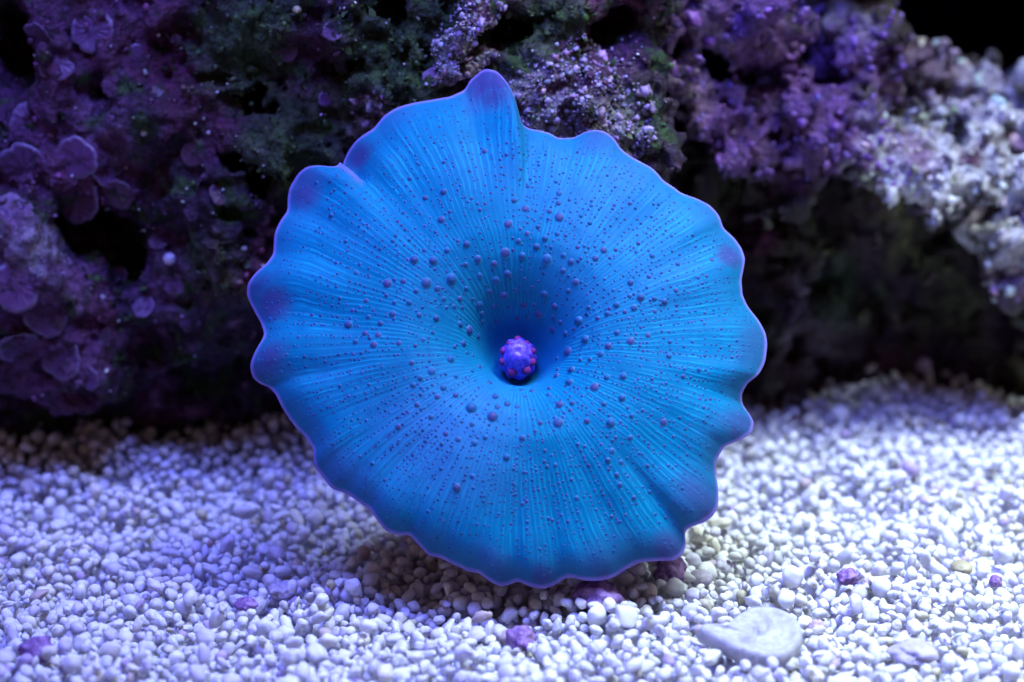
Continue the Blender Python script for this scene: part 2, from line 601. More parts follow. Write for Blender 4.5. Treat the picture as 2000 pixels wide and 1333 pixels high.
# bounds: right flank, top, back
flank = 1.95 + 0.12 * np.sin(ax[2] * 2.1) - 0.25 * np.clip(3.8 - ax[2], 0, 4)
S = np.maximum(S, (ax[0][:, None, None] - flank[None, None, :]).astype(np.float32) * 0.8)
S = np.maximum(S, (G[..., 2] - 8.8))
S = np.maximum(S, (G[..., 1] - 9.2))
S = np.maximum(S, (-8.7 - G[..., 0]))
for c, r, a in [(atL(462,310,2.2),(0.27,1.3,0.34),20),(atL(492,372,2.3),(0.20,1.2,0.30),10),(atL(185,638,1.7),(0.25,1.0,0.25),0),
                (atL(222,182,2.0),(0.34,1.1,0.22),0),(atL(320,160,2.4),(0.20,0.8,0.14),0),(atL(510,182,2.7),(0.24,1.0,0.22),0),(atL(597,208,2.8),(0.17,0.9,0.17),0),
                (atL(30,95,2.6),(0.48,1.5,0.55),0),(atL(165,455,2.0),(0.62,1.5,0.34),-14),(atL(240,510,2.2),(0.40,1.4,0.30),-20),(atL(1005,70,2.4),(0.36,1.0,0.24),0),
                (atL(80,740,1.3),(0.05,0.4,0.05),0),(atL(330,655,2.7),(0.14,0.8,0.12),0),(atL(770,30,2.2),(0.25,0.9,0.2),0),(atL(690,130,2.4),(0.3,1.0,0.16),30),
                (atL(1170,60,2.6),(0.3,1.0,0.2),20),(atL(1195,205,1.9),(0.11,0.5,0.09),0),(atL(640,290,2.6),(0.12,0.7,0.14),0)]:
    S = -smin(-S, ell(G, c, r, a), 0.10)
S = rough_field(S, G, 1.0, 11)
patchL = [  # place, radius, pigment
 (120,90,2.1,1.0,PURPLE,.95),(250,40,2.2,.8,PURPLE,.9),(90,250,1.9,.9,PURPLE,.95),(60,330,1.7,.9,PURPLE,.9),(210,290,1.8,.6,LILAC,.7),
 (200,360,1.9,.55,MAROON,.8),(20,450,1.2,.55,LILAC,.9),(80,500,1.3,.5,PALE,.6),(40,600,1.4,.8,PURPLE,.95),(120,690,1.5,.7,PURPLE,.9),(140,735,1.6,.35,LILAC,.7),
 (60,730,1.4,.7,PURPLE,.8),(160,560,1.7,.4,LILAC,.6),(330,90,2.5,.6,MAROON,.85),(420,180,2.4,.6,MAROON,.6),(450,120,2.4,.7,GREEN,.8),(520,60,2.4,.6,GREEN,.7),
 (330,260,2.2,.5,DEEP,.7),(400,240,2.3,.5,MAROON,.6),(370,430,2.3,.5,DEEP,.6),(420,520,2.4,.5,OLIVE,.7),(300,520,2.2,.5,PURPLE,.7),(330,580,2.4,.4,LILAC,.4),
 (560,300,2.4,.6,GREEN,.8),(660,190,2.5,.6,GREEN,.6),(640,80,2.4,.5,DEEP,.8),(600,110,2.4,.5,MAROON,.5),(780,160,2.1,.6,GREEN,.9),(740,230,2.4,.4,PALE,.4),(760,80,2.2,.6,GREEN,.7),
 (905,95,1.7,.45,PALE,.95),(940,50,1.8,.35,LILAC,.9),(860,60,2.0,.5,GREEN,.6),(1060,180,2.0,.5,PALE,.6),(1130,150,1.9,.5,LILAC,.6),(1180,190,1.8,.5,OLIVE,.8),
 (1110,260,1.9,.5,PALE,.6),(1210,260,1.9,.5,PALE,.7),(1180,110,2.2,.5,PURPLE,.8),(1080,60,2.4,.5,GREEN,.7),(1250,230,2.0,.4,GREEN,.6),(1000,140,2.3,.3,GREEN,.6)]
altL = [(DEEP, 1, 0.05, 0.3), (GREEN, 2, 0.12, 0.4), (MAROON, 1, -0.2, -0.5), (LILAC, 2, -0.28, -0.6)]
base_loc = at(500, 880, 6.2); base_loc[2] = 0.0
ROCK = thing('live_rock', base_loc, 'dark purple and green encrusted rock with round holes, standing right behind the blue coral', 'rock')
oL, VL, QL, NL, CL, BL = make_rock('rock_body', S, lo, h, patchL, 31, DEEP, altL, ROCK, place=atL)
del S, G

# ------------------------------------------------------------------ right rock, farther back
def atR(px, py, Y):
    return at(px, py, Y + 1.1)
lo, hi, h = (-1.6, 4.0, -0.4), (10.6, 14.4, 9.4), 0.078
ax, G = field_grid(lo, hi, h)
G = G.astype(np.float32)
S = np.full(G.shape[:3], 3.0, np.float32)
BL_ = [  # px, py, Y, (rx, ry, rz), turn
 (1400,15,5.2,(1.05,1.3,.62),-8),(1500,70,5.4,(.55,1.0,.55),0),(1320,-60,5.5,(1.2,1.5,.9),0),(1655,50,6.6,(.68,1.2,1.0),0),(1640,-120,6.8,(.8,1.5,1.0),0),(1700,130,6.6,(.42,.9,.5),0),
 (1340,150,4.6,(.55,.8,.20),-35),(1400,210,4.4,(.36,.7,.40),-60),(1450,290,4.5,(.30,.7,.36),-50),(1300,120,4.6,(.35,.7,.18),-20),
 (1560,200,5.6,(.65,1.0,.42),-35),(1640,260,5.6,(.75,1.1,.42),-30),(1540,300,5.6,(.34,.8,.7),-20),(1760,320,5.5,(.7,1.0,.34),-20),(1730,250,6.2,(.6,1.0,.3),-30),(1830,350,5.6,(.5,1.0,.30),0),
 (1800,115,8.0,(.42,.7,.30),0),(1855,170,8.2,(.4,.8,.3),0),(1905,165,8.6,(.33,.7,.28),0),(1890,240,7.2,(.5,.9,.35),0),(1960,240,7.0,(.55,.9,.42),0),(2030,220,7.4,(.6,1,.5),0),
 (1930,320,6.2,(.6,1.0,.42),0),(2000,360,6.2,(.6,1.0,.5),0),(1950,430,6.0,(.42,.8,.38),0),(2010,480,6.0,(.6,.9,.6),0),(1975,540,6.1,(.26,.6,.26),0),(2060,600,6.4,(.5,.8,.6),0),
 (1600,600,8.6,(1.4,1.0,1.9),0),(1850,650,9.2,(1.5,1.1,1.8),0),(1420,520,7.8,(.9,1.0,1.8),0),(1500,700,8.0,(.6,.8,.8),0),(1700,760,9.6,(1.4,1.0,.8),0),(2030,720,9.0,(1.0,1,1.6),0),
 (1535,520,7.2,(.20,.6,1.1),0),(1480,455,6.8,(.24,.5,.24),0),(1600,640,7.5,(.5,.6,.6),0),(1330,330,6.8,(.7,.9,.9),0),(1700,420,8.6,(2.2,1.4,1.4),0),(1900,470,8.8,(1.4,1.4,1.4),0),(1500,350,8.6,(1.6,1.2,1.4),0),(1270,620,9.0,(1.5,1.0,2.6),0),(1080,700,9.4,(1.2,.9,2.0),0)]
kpx = 0.0062
for px, py, Y, r, a in BL_:
    S = smin(S, ell(G, atR(px, py, Y), r, a), 0.16)
for c, r, a in [(atR(1400,140,5.0),(.90,2.6,.33),-26),(atR(1300,75,5.0),(.6,2.4,.24),-24),(atR(1310,260,4.6),(.26,1.5,.48),-10),(atR(1490,180,5.4),(.3,2.0,.2),-20),(atR(1795,190,7.4),(.2,.9,.3),0),
                (atR(1960,210,6.6),(.16,.6,.10),0),(atR(1905,395,5.8),(.2,.8,.14),0),(atR(1860,430,6.3),(.45,.9,.3),0),(atR(1945,440,5.4),(.08,.4,.06),0),(atR(1840,300,5.2),(.12,.6,.08),0)]:
    S = -smin(-S, ell(G, c, r, a), 0.08)
S = rough_field(S, G, 1.35, 41, 0.5)
VIOLET = (0.13, 0.045, 0.21)
patchR = [(1400,20,4.6,1.4,VIOLET,.95),(1340,60,4.6,.8,LILAC,.6),(1500,90,4.8,.6,LILAC,.5),(1340,150,4.2,.7,PALE,.4),(1400,210,4.0,.7,LILAC,.8),(1450,290,4.0,.7,VIOLET,.9),
 (1560,220,5.0,.9,VIOLET,.95),(1640,270,5.0,.8,VIOLET,.95),(1540,300,5.0,.6,LILAC,.8),(1650,40,6.0,.5,PALE,.45),(1640,130,6.0,.7,VIOLET,.9),(1700,160,6.0,.6,LILAC,.8),
 (1780,290,5.0,.5,LILAC,.8),(1700,240,5.4,.4,WHITE,.5),(1720,340,5.0,.5,WHITE,.7),(1840,330,5.0,.8,WHITE,.8),(1800,310,5.0,.35,LILAC,.9),(1930,250,6.5,1.2,WHITE,.85),(1960,340,5.6,.9,WHITE,.95),
 (1880,180,7.6,.9,PALE,.8),(1820,130,7.6,.6,LILAC,.6),(1970,460,5.4,.9,WHITE,.9),(1980,540,5.6,.5,LILAC,.8),(1895,305,5.6,.22,MAROON,.95),(1940,320,5.6,.2,DEEP,.9),(1850,385,5.2,.3,BROWN,.8),(1910,395,5.4,.3,BROWN,.8),(1790,345,5.0,.15,OLIVE,.9),(1745,245,5.4,.2,OLIVE,.8),(1700,345,5.0,.2,OLIVE,.8),(1985,290,6.4,.25,DEEP,.8),(1930,480,5.4,.25,BROWN,.8),(1830,240,6.6,.3,BROWN,.7),(1990,420,5.4,.2,VIOLET,.8),
 (1480,455,6.5,.4,MAROON,1.),(1560,550,7,.5,PALE,.35),(1600,650,7.2,.7,PALE,.45),(1640,580,7.4,.6,GREEN,.8),(1700,740,8.6,.7,MAROON,.8),(1520,740,7.4,.5,MAROON,.8)]
altR = [(OLIVE, 1, 0.0, 0.3), (BROWN, 2, 0.0, 0.3), (DEEP, 1, -0.1, -0.4)]
base_loc = at(1650, 800, 9.6); base_loc[2] = 0.0
ROCKR = thing('reef_rock', base_loc, 'blurred purple and whitish rock with a dark overhang, behind the coral beside the holed rock', 'rock')
oR, VR, QR, NR_, CR, BR = make_rock('rock_body', S, lo, h, patchR, 71, BROWN, altR, ROCKR, place=atR)
del S, G

# a third lump of rock, far behind and out of focus
lo, hi, h = (8.0, 14.0, -0.4), (16.0, 20.0, 6.6), 0.14
ax, G = field_grid(lo, hi, h)
G = G.astype(np.float32)
S = np.full(G.shape[:3], 3.0, np.float32)
for px, py, Y, r, a in [(2040,275,17,(1.5,1.6,1.3),0),(2150,420,17,(2.2,1.6,3.0),0),(1980,600,17.5,(2.0,1.4,2.6),0)]:
    S = smin(S, ell(G, at(px, py, Y), r, a), 0.3)
S = rough_field(S, G, 1.2, 61)
base_loc = at(2050, 600, 17.0); base_loc[2] = 0.0
ROCKF = thing('boulder', base_loc, 'far grey lump of rock wholly out of focus beyond the whitish rock', 'rock')
make_rock('rock_body', S, lo, h, [], 91, (0.20, 0.20, 0.22), [(PALE, 1, 0, .3)], ROCKF)
del S, G

# ------------------------------------------------------------------ growth on the rocks
ICO1 = icosphere(1)
ICO2 = icosphere(2)
def pick(V, Nn, n, test):
    vis = np.einsum('ij,ij->i', Nn, (CAM - V)) > 0
    I = np.nonzero(vis & test)[0]
    return rng.choice(I, size=min(n, len(I)), replace=False)

def blobs(P, Nn, size, cols, squash=0.75, jitter=0.35, ico=ICO1, sink=0.25):
    bv, bf = ico
    n = len(P)
    R, _ = rot_matrices(n)
    sc = size[:, None] * (1 + jitter * rng.uniform(-1, 1, (n, 3)))
    sc[:, 2] *= squash
    W = bv[None] * sc[:, None, :]
    W = W * (1 + 0.32 * rng.uniform(-1, 1, (n, len(bv), 1)))
    W = np.einsum('nij,nkj->nki', R, W) + (P + Nn * (size * sink)[:, None])[:, None, :]
    F = bf[None] + (np.arange(n) * len(bv))[:, None, None]
    c = np.repeat(cols, len(bv), 0)
    return W.reshape(-1, 3), F.reshape(-1, 3), c

def growth(name, parent, P, Nn, size, cols, **kw):
    V, F, c = blobs(P, Nn, size, cols, **kw)
    o = add(name, mesh_from(name, V - ORG[parent.name], F, True, c), M_CRUMB, ORG[parent.name], parent)
    o['kind'] = 'stuff'
    return o

def flakes(name, parent, P, Nn, size, cols):
    """turf algae: small bent leaf flakes standing on the rock"""
    n = len(P)
    t = np.cross(Nn, rng.normal(size=(n, 3)))
    t /= np.linalg.norm(t, axis=1)[:, None]
    b = np.cross(Nn, t)
    up = Nn + 0.8 * rng.normal(size=(n, 3)) * 0.6 + np.array([0, 0, 0.3])
    up /= np.linalg.norm(up, axis=1)[:, None]
    s = size[:, None]
    pts = np.stack([P - t*s*.35 - Nn*s*.2, P + t*s*.35 - Nn*s*.2, P + up*s*.6 + t*s*.5 + b*s*.15, P + up*s*.6 - t*s*.5 + b*s*.15,
                    P + up*s*1.15 + t*s*.18 + b*s*.4, P + up*s*1.1 - t*s*.25 + b*s*.4], 1)
    q = np.array([[0, 1, 2, 3], [3, 2, 4, 5]])
    F = (q[None] + (np.arange(n) * 6)[:, None, None]).reshape(-1, 4)
    o = add(name, mesh_from(name, pts.reshape(-1, 3) - ORG[parent.name], F, True, np.repeat(cols, 6, 0)), M_CRUMB, ORG[parent.name], parent)
    o['kind'] = 'stuff'
    return o

def near(V, spots, place=at):
    m = np.zeros(len(V), bool)
    for px, py, Y, rad in spots:
        m |= np.linalg.norm((V - place(px, py, Y)) * np.array([1, .6, 1]), axis=1) < rad
    return m

def vary(c, n, k=0.35):
    return np.clip(np.array(c)[None] * (1 + k * rng.normal(size=(n, 1))) * (1 + 0.12 * rng.normal(size=(n, 3))), 0.003, 0.85)

nz = fbm(VL, 1.6, 2, 55)
allm = np.ones(len(VL), bool)
I = pick(VL, NL, 2600, (nz > 0.0))
growth('encrusting_crumbs', ROCK, VL[I], NL[I], rng.lognormal(-3.9, 0.5, len(I)), np.clip(CL[I] * rng.uniform(0.7, 2.0, (len(I), 1)), 0, .7))
I = pick(VL, NL, 900, fbm(VL, 2.2, 2, 77) > 0.05)
growth('pale_specks', ROCK, VL[I], NL[I], rng.lognormal(-4.25, 0.4, len(I)), vary((0.45, 0.42, 0.5), len(I)))
G_SP = [(450,110,2.4,.8),(560,300,2.4,.6),(780,150,2.1,.7),(740,60,2.2,.7),(860,60,2.0,.5),(1180,180,1.8,.5),(1080,60,2.4,.6),(420,520,2.4,.5),(660,190,2.5,.6),(1240,250,2.0,.5),(1000,150,2.3,.4),(520,60,2.3,.6)]
I = pick(VL, NL, 5200, near(VL, G_SP, atL) | (fbm(VL, 1.1, 2, 88) > 0.25))
flakes('turf_algae', ROCK, VL[I], NL[I], rng.lognormal(-3.3, 0.4, len(I)), vary((0.035, 0.065, 0.02), len(I), .4))
I = pick(VL, NL, 1500, near(VL, [(905,95,1.7,.5),(940,50,1.8,.4),(1080,200,2.0,.6),(1150,150,1.9,.6),(1200,240,1.8,.6),(740,230,2.4,.4),(1110,270,1.9,.5)], atL))
growth('pale_crumbs', ROCK, VL[I], NL[I], rng.lognormal(-3.85, 0.5, len(I)), vary((0.30, 0.23, 0.36), len(I)), sink=-.1, jitter=.5)
# right rock: knobbly coralline nodules and bleached crumbs
I = pick(VR, NR_, 2400, near(VR, [(1400,20,4.6,1.5),(1340,150,4.3,.7),(1420,240,4.2,.9),(1560,230,5.2,1.),(1660,270,5.2,1.),(1640,60,6.2,1.2)], atR))
growth('coralline_nodules', ROCKR, VR[I], NR_[I], rng.lognormal(-3.7, 0.5, len(I)), vary((0.15, 0.065, 0.27), len(I), .25), sink=-.15, jitter=.5)
I = pick(VR, NR_, 800, near(VR, [(1740,330,5.2,.8),(1840,330,5.2,.9),(1940,280,6.2,1.3),(1980,440,5.6,1.2),(1860,180,7.6,1.0),(1980,540,5.8,.5)], atR))
growth('bleached_crumbs', ROCKR, VR[I], NR_[I], rng.lognormal(-3.5, 0.6, len(I)), vary((0.50, 0.46, 0.48), len(I), .25), sink=-.1, jitter=.5)
I = pick(VR, NR_, 900, fbm(VR, 1.3, 2, 99) > 0.1)
growth('encrusting_crumbs', ROCKR, VR[I], NR_[I], rng.lognormal(-2.9, 0.4, len(I)), np.clip(CR[I] * rng.uniform(0.7, 1.8, (len(I), 1)), 0, .7))

# thin scalloped coralline plates, each a part of the rock
def plate_mesh(seed, col, rimcol):
    rg = np.random.default_rng(seed)
    nt_, rings = 64, 5
    th = np.linspace(0, 2*np.pi, nt_, endpoint=False)
    R = 1 + sum(rg.uniform(.3, 1)*.13/k**.75*np.sin(k*th+rg.uniform(0, 6)) for k in (2, 3, 4, 6, 7, 10, 13, 17))
    V, cc = [], []
    for k in range(1, rings+1):
        t = k / rings
        z = 0.03 + 0.04*t**2 + 0.05*np.sin(3*th+seed)*t**2 + 0.03*rg.normal(size=nt_)*(k < rings)
        V.append(np.stack([R*t*np.cos(th), R*t*np.sin(th), z], 1))
        cc.append(np.tile(np.array(rimcol if k == rings else col), (nt_, 1)))
    V.append(np.stack([R*.96*np.cos(th), R*.96*np.sin(th), 0.01+0.05*np.sin(3*th+seed)], 1)); cc.append(np.tile(np.array(col)*.8, (nt_, 1)))
    V.append(np.stack([R*.5*np.cos(th), R*.5*np.sin(th), -0.12+0*th], 1)); cc.append(np.tile(np.array(col)*.8, (nt_, 1)))
    V = np.concatenate(V + [np.array([[0, 0, .1]])]); cc = np.concatenate(cc + [np.array([col])])
    F = []
    for k in range(rings+1):
        for j in range(nt_):
            a, b = k*nt_+j, k*nt_+(j+1) % nt_
            F.append((a, a+nt_, b+nt_, b))
    F = np.array(F)
    T = np.array([(len(V)-1, j, (j+1) % nt_) for j in range(nt_)])
    return mesh_from('coralline_plate', V, [F, T], True, cc)

PL = [plate_mesh(k, c, r) for k, (c, r) in enumerate([((.08,.026,.10),(.19,.13,.24)), ((.10,.034,.11),(.20,.14,.24)), ((.06,.016,.045),(.13,.08,.13)), ((.12,.042,.14),(.24,.17,.28))])]
for me in PL:
    me.materials.append(M_CRUMB)
def orient(nrm, spin):
    z = Vector(nrm).normalized()
    return z.to_track_quat('Z', 'Y') @ Matrix.Rotation(spin, 3, 'Z').to_quaternion()
def put_plate(px, py, r, k):
    hres = hit([BL], px, py)
    if hres is None or hres[0].y > 5.8:
        return
    o = bpy.data.objects.new('coralline_plate', PL[k])
    C.objects.link(o)
    o.parent = ROCK
    P = np.array(hres[0]) - np.array(hres[1])*0.04*r
    o.location = (P - ORG[ROCK.name]) * U
    nn = (hres[1] + Vector((0, -0.3, 0.1))).normalized()
    o.rotation_mode = 'QUATERNION'
    o.rotation_quaternion = orient(nn, random.uniform(0, 6.28))
    o.scale = (r * U / U,) * 3
spots = [(75,70,.20,0),(110,120,.26,1),(180,60,.28,0),(60,240,.30,1),(130,250,.24,0),(50,330,.36,0),(150,310,.30,3),(210,330,.24,3),(150,390,.34,2),(230,380,.22,2),
         (20,420,.30,3),(30,560,.34,1),(90,620,.28,0),(40,680,.32,0),(120,700,.30,1),(175,740,.16,3),(270,110,.16,1),(490,405,.14,3),(845,150,.13,3),(635,195,.10,3),
         (340,555,.15,3),(280,600,.16,1),(310,470,.14,1),(430,380,.15,2),(560,100,.15,2),(650,60,.14,1),(1090,80,.13,2),(1030,200,.12,3),(230,540,.14,3),(380,300,.18,2),(300,180,.14,2),(355,70,.2,2)]
for s in spots:
    put_plate(*s)

# ------------------------------------------------------------------ the coral
OUT = [(945,128),(915,150),(910,168),(880,187),(845,194),(810,200),(775,210),(750,224),(730,248),(694,266),(677,283),(667,304),(667,317),(662,330),(649,334),(628,331),
 (602,330),(583,339),(565,363),(561,386),(562,410),(547,433),(537,455),(535,497),(523,518),(499,537),(484,555),(482,576),(494,600),(510,629),(518,652),(516,665),(499,694),(490,715),
 (493,736),(507,748),(528,756),(541,773),(552,797),(576,832),(599,855),(614,879),(614,910),(634,934),(647,952),(678,963),(702,981),(723,994),(736,1015),(754,1036),(778,1043),(799,1043),
 (815,1060),(836,1082),(862,1088),(888,1102),(914,1114),(935,1118),(959,1136),(977,1143),(993,1140),(1010,1133),(1034,1144),(1058,1149),(1079,1143),(1100,1130),(1113,1127),(1137,1134),
 (1171,1134),(1200,1126),(1223,1110),(1249,1097),(1284,1094),(1315,1092),(1333,1081),(1341,1060),(1336,1036),(1341,1031),(1368,1023),(1391,1008),(1402,989),(1403,955),(1396,921),(1398,900),
 (1412,876),(1447,860),(1467,845),(1473,822),(1464,805),(1449,788),(1447,770),(1457,753),(1479,736),(1493,708),(1498,669),(1495,649),(1482,624),(1459,597),(1449,577),(1447,550),
 (1448,542),(1455,505),(1449,482),(1435,462),(1412,445),(1403,420),(1386,400),(1363,388),(1329,378),(1295,357),(1272,331),(1232,308),(1212,294),(1198,271),(1181,256),(1164,250),
 (1141,254),(1121,267),(1090,273),(1073,263),(1050,257),(1020,255),(1013,238),(1008,206),(992,171),(971,140)]
TILT = math.radians(30.0)
E1 = np.array([1.0, 0, 0]); E2 = np.array([0, math.sin(TILT), math.cos(TILT)]); EN = np.array([0, -math.cos(TILT), math.sin(TILT)])
PC = at(1012, 678, -0.15)
def profile(r):
    return np.interp(r, [0,.03,.07,.11,.145,.18,.22,.27,.33,.42,.55,.7,.82,.9,.95,1.0],
                        [-.88,-.88,-.87,-.80,-.63,-.41,-.22,-.08,.03,.10,.08,.0,-.08,-.16,-.25,-.40])
RIMD = -0.40
def to_plane(px, py, off):
    d = ray(px, py)
    o = PC + EN * off
    t = np.dot(o - CAM, EN) / np.dot(d, EN)
    q = CAM + d * t - o
    return np.dot(q, E1), np.dot(q, E2)
pts = np.array([to_plane(x, y, RIMD) for x, y in OUT])
ang = np.unwrap(np.arctan2(pts[:, 1], pts[:, 0]))
rad = np.hypot(pts[:, 0], pts[:, 1])
NT = 1440
TH = np.linspace(-np.pi, np.pi, NT, endpoint=False)
am = (ang + np.pi) % (2*np.pi) - np.pi
o_ = np.argsort(am)
RT = np.interp(TH, np.concatenate([am[o_]-2*np.pi, am[o_], am[o_]+2*np.pi]), np.tile(rad[o_], 3))
def circ_smooth(a, s):
    k = np.exp(-0.5*(np.arange(-int(4*s), int(4*s)+1)/s)**2); k /= k.sum()
    m = len(k)//2
    return np.convolve(np.concatenate([a[-m:], a, a[:m]]), k, 'valid')
RT = circ_smooth(RT, 2.2)
RS = circ_smooth(RT, 110)
LOBE = (circ_smooth(RT, 4) - circ_smooth(RT, 34))
LOBE = LOBE / np.abs(LOBE).max()
DLOB = np.gradient(circ_smooth(LOBE, 5)); DLOB /= np.abs(DLOB).max()
ct, st = np.cos(TH), np.sin(TH)
a_fold = math.atan2(*reversed(to_plane(667, 318, RIMD)))
dth = (TH - a_fold + np.pi) % (2*np.pi) - np.pi
FOLD = sstep(-0.006, 0.006, -dth) * sstep(0.30, 0.02, -dth)            # the lobe above tucks behind the one below
FOLDF = sstep(-0.010, 0.004, dth) * sstep(0.22, 0.02, dth)

def smooth_profile_table():
    rr = np.linspace(0, 1, 401)
    f = profile(rr)
    k = np.exp(-0.5*(np.arange(-14, 15)/6.0)**2); k /= k.sum()
    g = np.convolve(np.concatenate([np.full(14, f[0]), f, f[-1] + (np.arange(1, 15))*(f[-1]-f[-2])]), k, 'valid')
    return rr, g
_PR, _PG = smooth_profile_table()
def disc_points(r, th_i=None):
    """surface point for every direction at fraction r (array over r) -> (nr, NT, 3)"""
    r = np.asarray(r)[:, None]
    # funnel: its upper wall is longer and gentler, its lower lip tight
    up = 0.5 + 0.5*st[None, :]
    rs = r * (1 - 0.10*up*sstep(0.02, 0.2, r)*sstep(0.62, 0.2, r)) + 0.035*(1-up)*sstep(0.05, .15, r)*sstep(.5, .2, r)
    d = np.interp(rs, _PR, _PG)
    w = sstep(0.30, 0.97, r)
    Re = RS[None]*(1-w) + RT[None]*w
    uu = Re*r*ct[None]; vv = Re*r*st[None]
    edge = sstep(0.70, 1.0, r)
    d = d + edge*(-0.10*np.clip(LOBE, 0, 1)[None] + 0.10*np.clip(-LOBE, 0, 1)[None]) + 0.20*sstep(0.55, 1, r)*DLOB[None]
    d = d - 0.24*FOLD[None]*sstep(0.83, 0.93, r) + 0.06*FOLDF[None]*sstep(0.83, 0.93, r)
    n = np.broadcast_to(r, uu.shape)
    P = np.stack([np.broadcast_to(ct[None], uu.shape)*4.0, np.broadcast_to(st[None], uu.shape)*4.0, n*2.2], -1).reshape(-1, 3)
    d = d + (0.07*perlin(P, 5).reshape(uu.shape))*sstep(.38, .8, r)
    P2 = np.stack([np.broadcast_to(ct[None], uu.shape)*13.0, np.broadcast_to(st[None], uu.shape)*13.0, n*2.0], -1).reshape(-1, 3)
    d = d + (0.012*perlin(P2, 6).reshape(uu.shape))*sstep(.3, .7, r)
    P3 = np.stack([uu, vv, 0*uu], -1).reshape(-1, 3)
    d = d + 0.06*perlin(P3*0.9, 8).reshape(uu.shape)*sstep(.2, .5, r)
    return PC + uu[..., None]*E1 + vv[..., None]*E2 + d[..., None]*EN

RR = np.concatenate([np.linspace(0.012, 0.3, 60), np.linspace(0.304, 1.0, 150)])
PT = disc_points(RR)
dr = np.gradient(PT, axis=0)
dt = np.roll(PT, -1, 1) - np.roll(PT, 1, 1)
NM = np.cross(dr, dt)
NM /= np.linalg.norm(NM, axis=2)[..., None]
if np.mean(NM @ EN) < 0:
    NM = -NM
# closed skin: upper face, rounded lip, underside
RB = 0.028
rings = [PT[k] for k in range(len(RR))]
uvr = list(RR)
lastN = NM[-1]; out = dr[-1] / np.linalg.norm(dr[-1], axis=1)[:, None]
for a in (30, 60, 90, 120, 150, 180):
    a = math.radians(a)
    rings.append(PT[-1] + out*RB*math.sin(a) - lastN*RB*(1-math.cos(a)))
    uvr.append(1.0)
for rr in (0.97, .92, .85, .75, .62, .5, .38, .28):
    k = int(np.argmin(np.abs(RR-rr)))
    thick = 0.056 + 0.16*(1-rr)
    rings.append(PT[k] - NM[k]*thick - EN*0.25*(1-rr))
    uvr.append(2 - rr)
nr = len(rings)
Vd = np.concatenate(rings)
ii, jj = np.meshgrid(np.arange(nr-1), np.arange(NT), indexing='ij')
a = ii*NT + jj; b = ii*NT + (jj+1) % NT
Fd = np.stack([a, a+NT, b+NT, b], -1).reshape(-1, 4)
if np.dot(np.cross(Vd[Fd[5000, 1]]-Vd[Fd[5000, 0]], Vd[Fd[5000, 3]]-Vd[Fd[5000, 0]]), EN) < 0:
    Fd = Fd[:, ::-1]
    order = 'rev'
# loop uvs, so that the seam stays clean
U0 = np.arange(NT+1) / NT
uvr = np.array(uvr)
ua = np.stack([U0[jj], uvr[ii]], -1); ub = np.stack([U0[jj], uvr[ii+1]], -1)
uc = np.stack([U0[jj+1], uvr[ii+1]], -1); ud = np.stack([U0[jj+1], uvr[ii]], -1)
UVd = np.stack([ua, ub, uc, ud], -2).reshape(-1, 4, 2)
if Fd[0, 0] != 0:
    UVd = UVd[:, ::-1]
# pigment masks: violet lobes, pale lip, broad lavender areas
rr2 = np.repeat(uvr, NT); tt2 = np.tile(TH, nr)
lob2 = np.tile(np.clip(LOBE*1.3, 0, 1), nr)
nA = perlin(np.stack([np.cos(tt2)*5, np.sin(tt2)*5, rr2*6], 1), 14)
low = np.tile(np.clip(-st*1.0 + 0.1, 0, 1), nr)
vio = sstep(0.84, 0.985, rr2 + 0.10*nA)*(0.12 + 0.85*lob2 + 0.25*low)
vio = np.where(rr2 > 1.02, 0.85, np.clip(vio, 0, .85))
for px, py, s in [(962,188,.26),(590,372,.22),(530,592,.22),(528,705,.22),(1440,846,.22),(1310,1078,.24),(1385,1000,.22),(1180,1125,.2),(1060,1135,.2),(1430,500,.2),(700,300,.2)]:
    c = np.array(to_plane(px, py, -0.25))
    dd = np.hypot((Vd-PC)@E1 - c[0], (Vd-PC)@E2 - c[1])
    vio = np.maximum(vio, 0.75*sstep(s*1.4, s*0.2, dd + 0.12*nA)*(rr2 <= 1.0))
rim = sstep(0.985, 0.999, rr2)*(rr2 < 1.012)*0.8
crease = np.exp(-((np.tile(dth, nr) - 0.012)/0.016)**2)*sstep(.84, .9, rr2)*(rr2 <= 1.0)
rim = np.maximum(rim, 0.55*crease)
cA = np.array(to_plane(870, 850, 0)); cB = np.array(to_plane(1200, 420, 0))
uvp = np.stack([(Vd-PC)@E1, (Vd-PC)@E2], 1)
broad = np.exp(-((uvp-cA)**2).sum(1)/(2*.55**2)) + 0.6*np.exp(-((uvp-cB)**2).sum(1)/(2*.8**2))
broad = np.clip(broad + 0.3*perlin(np.concatenate([uvp, uvp[:, :1]*0], 1)*1.3, 19), 0, 1)
cols = np.stack([vio, rim, broad], 1)

foot = BL.ray_cast(Vector(PC), Vector((0, 1, -0.12)).normalized())
FOOT = np.array(foot[0])
CORAL = thing('mushroom_coral', FOOT, 'big bright blue disc coral with scalloped rim and purple mouth', 'coral')
med = mesh_from('disc', Vd - FOOT, Fd, True, cols)
l = med.uv_layers.new(name='UVMap')
l.data.foreach_set('uv', UVd.astype(np.float32).ravel())
disc = add('disc', med, M_CORAL, FOOT, CORAL)

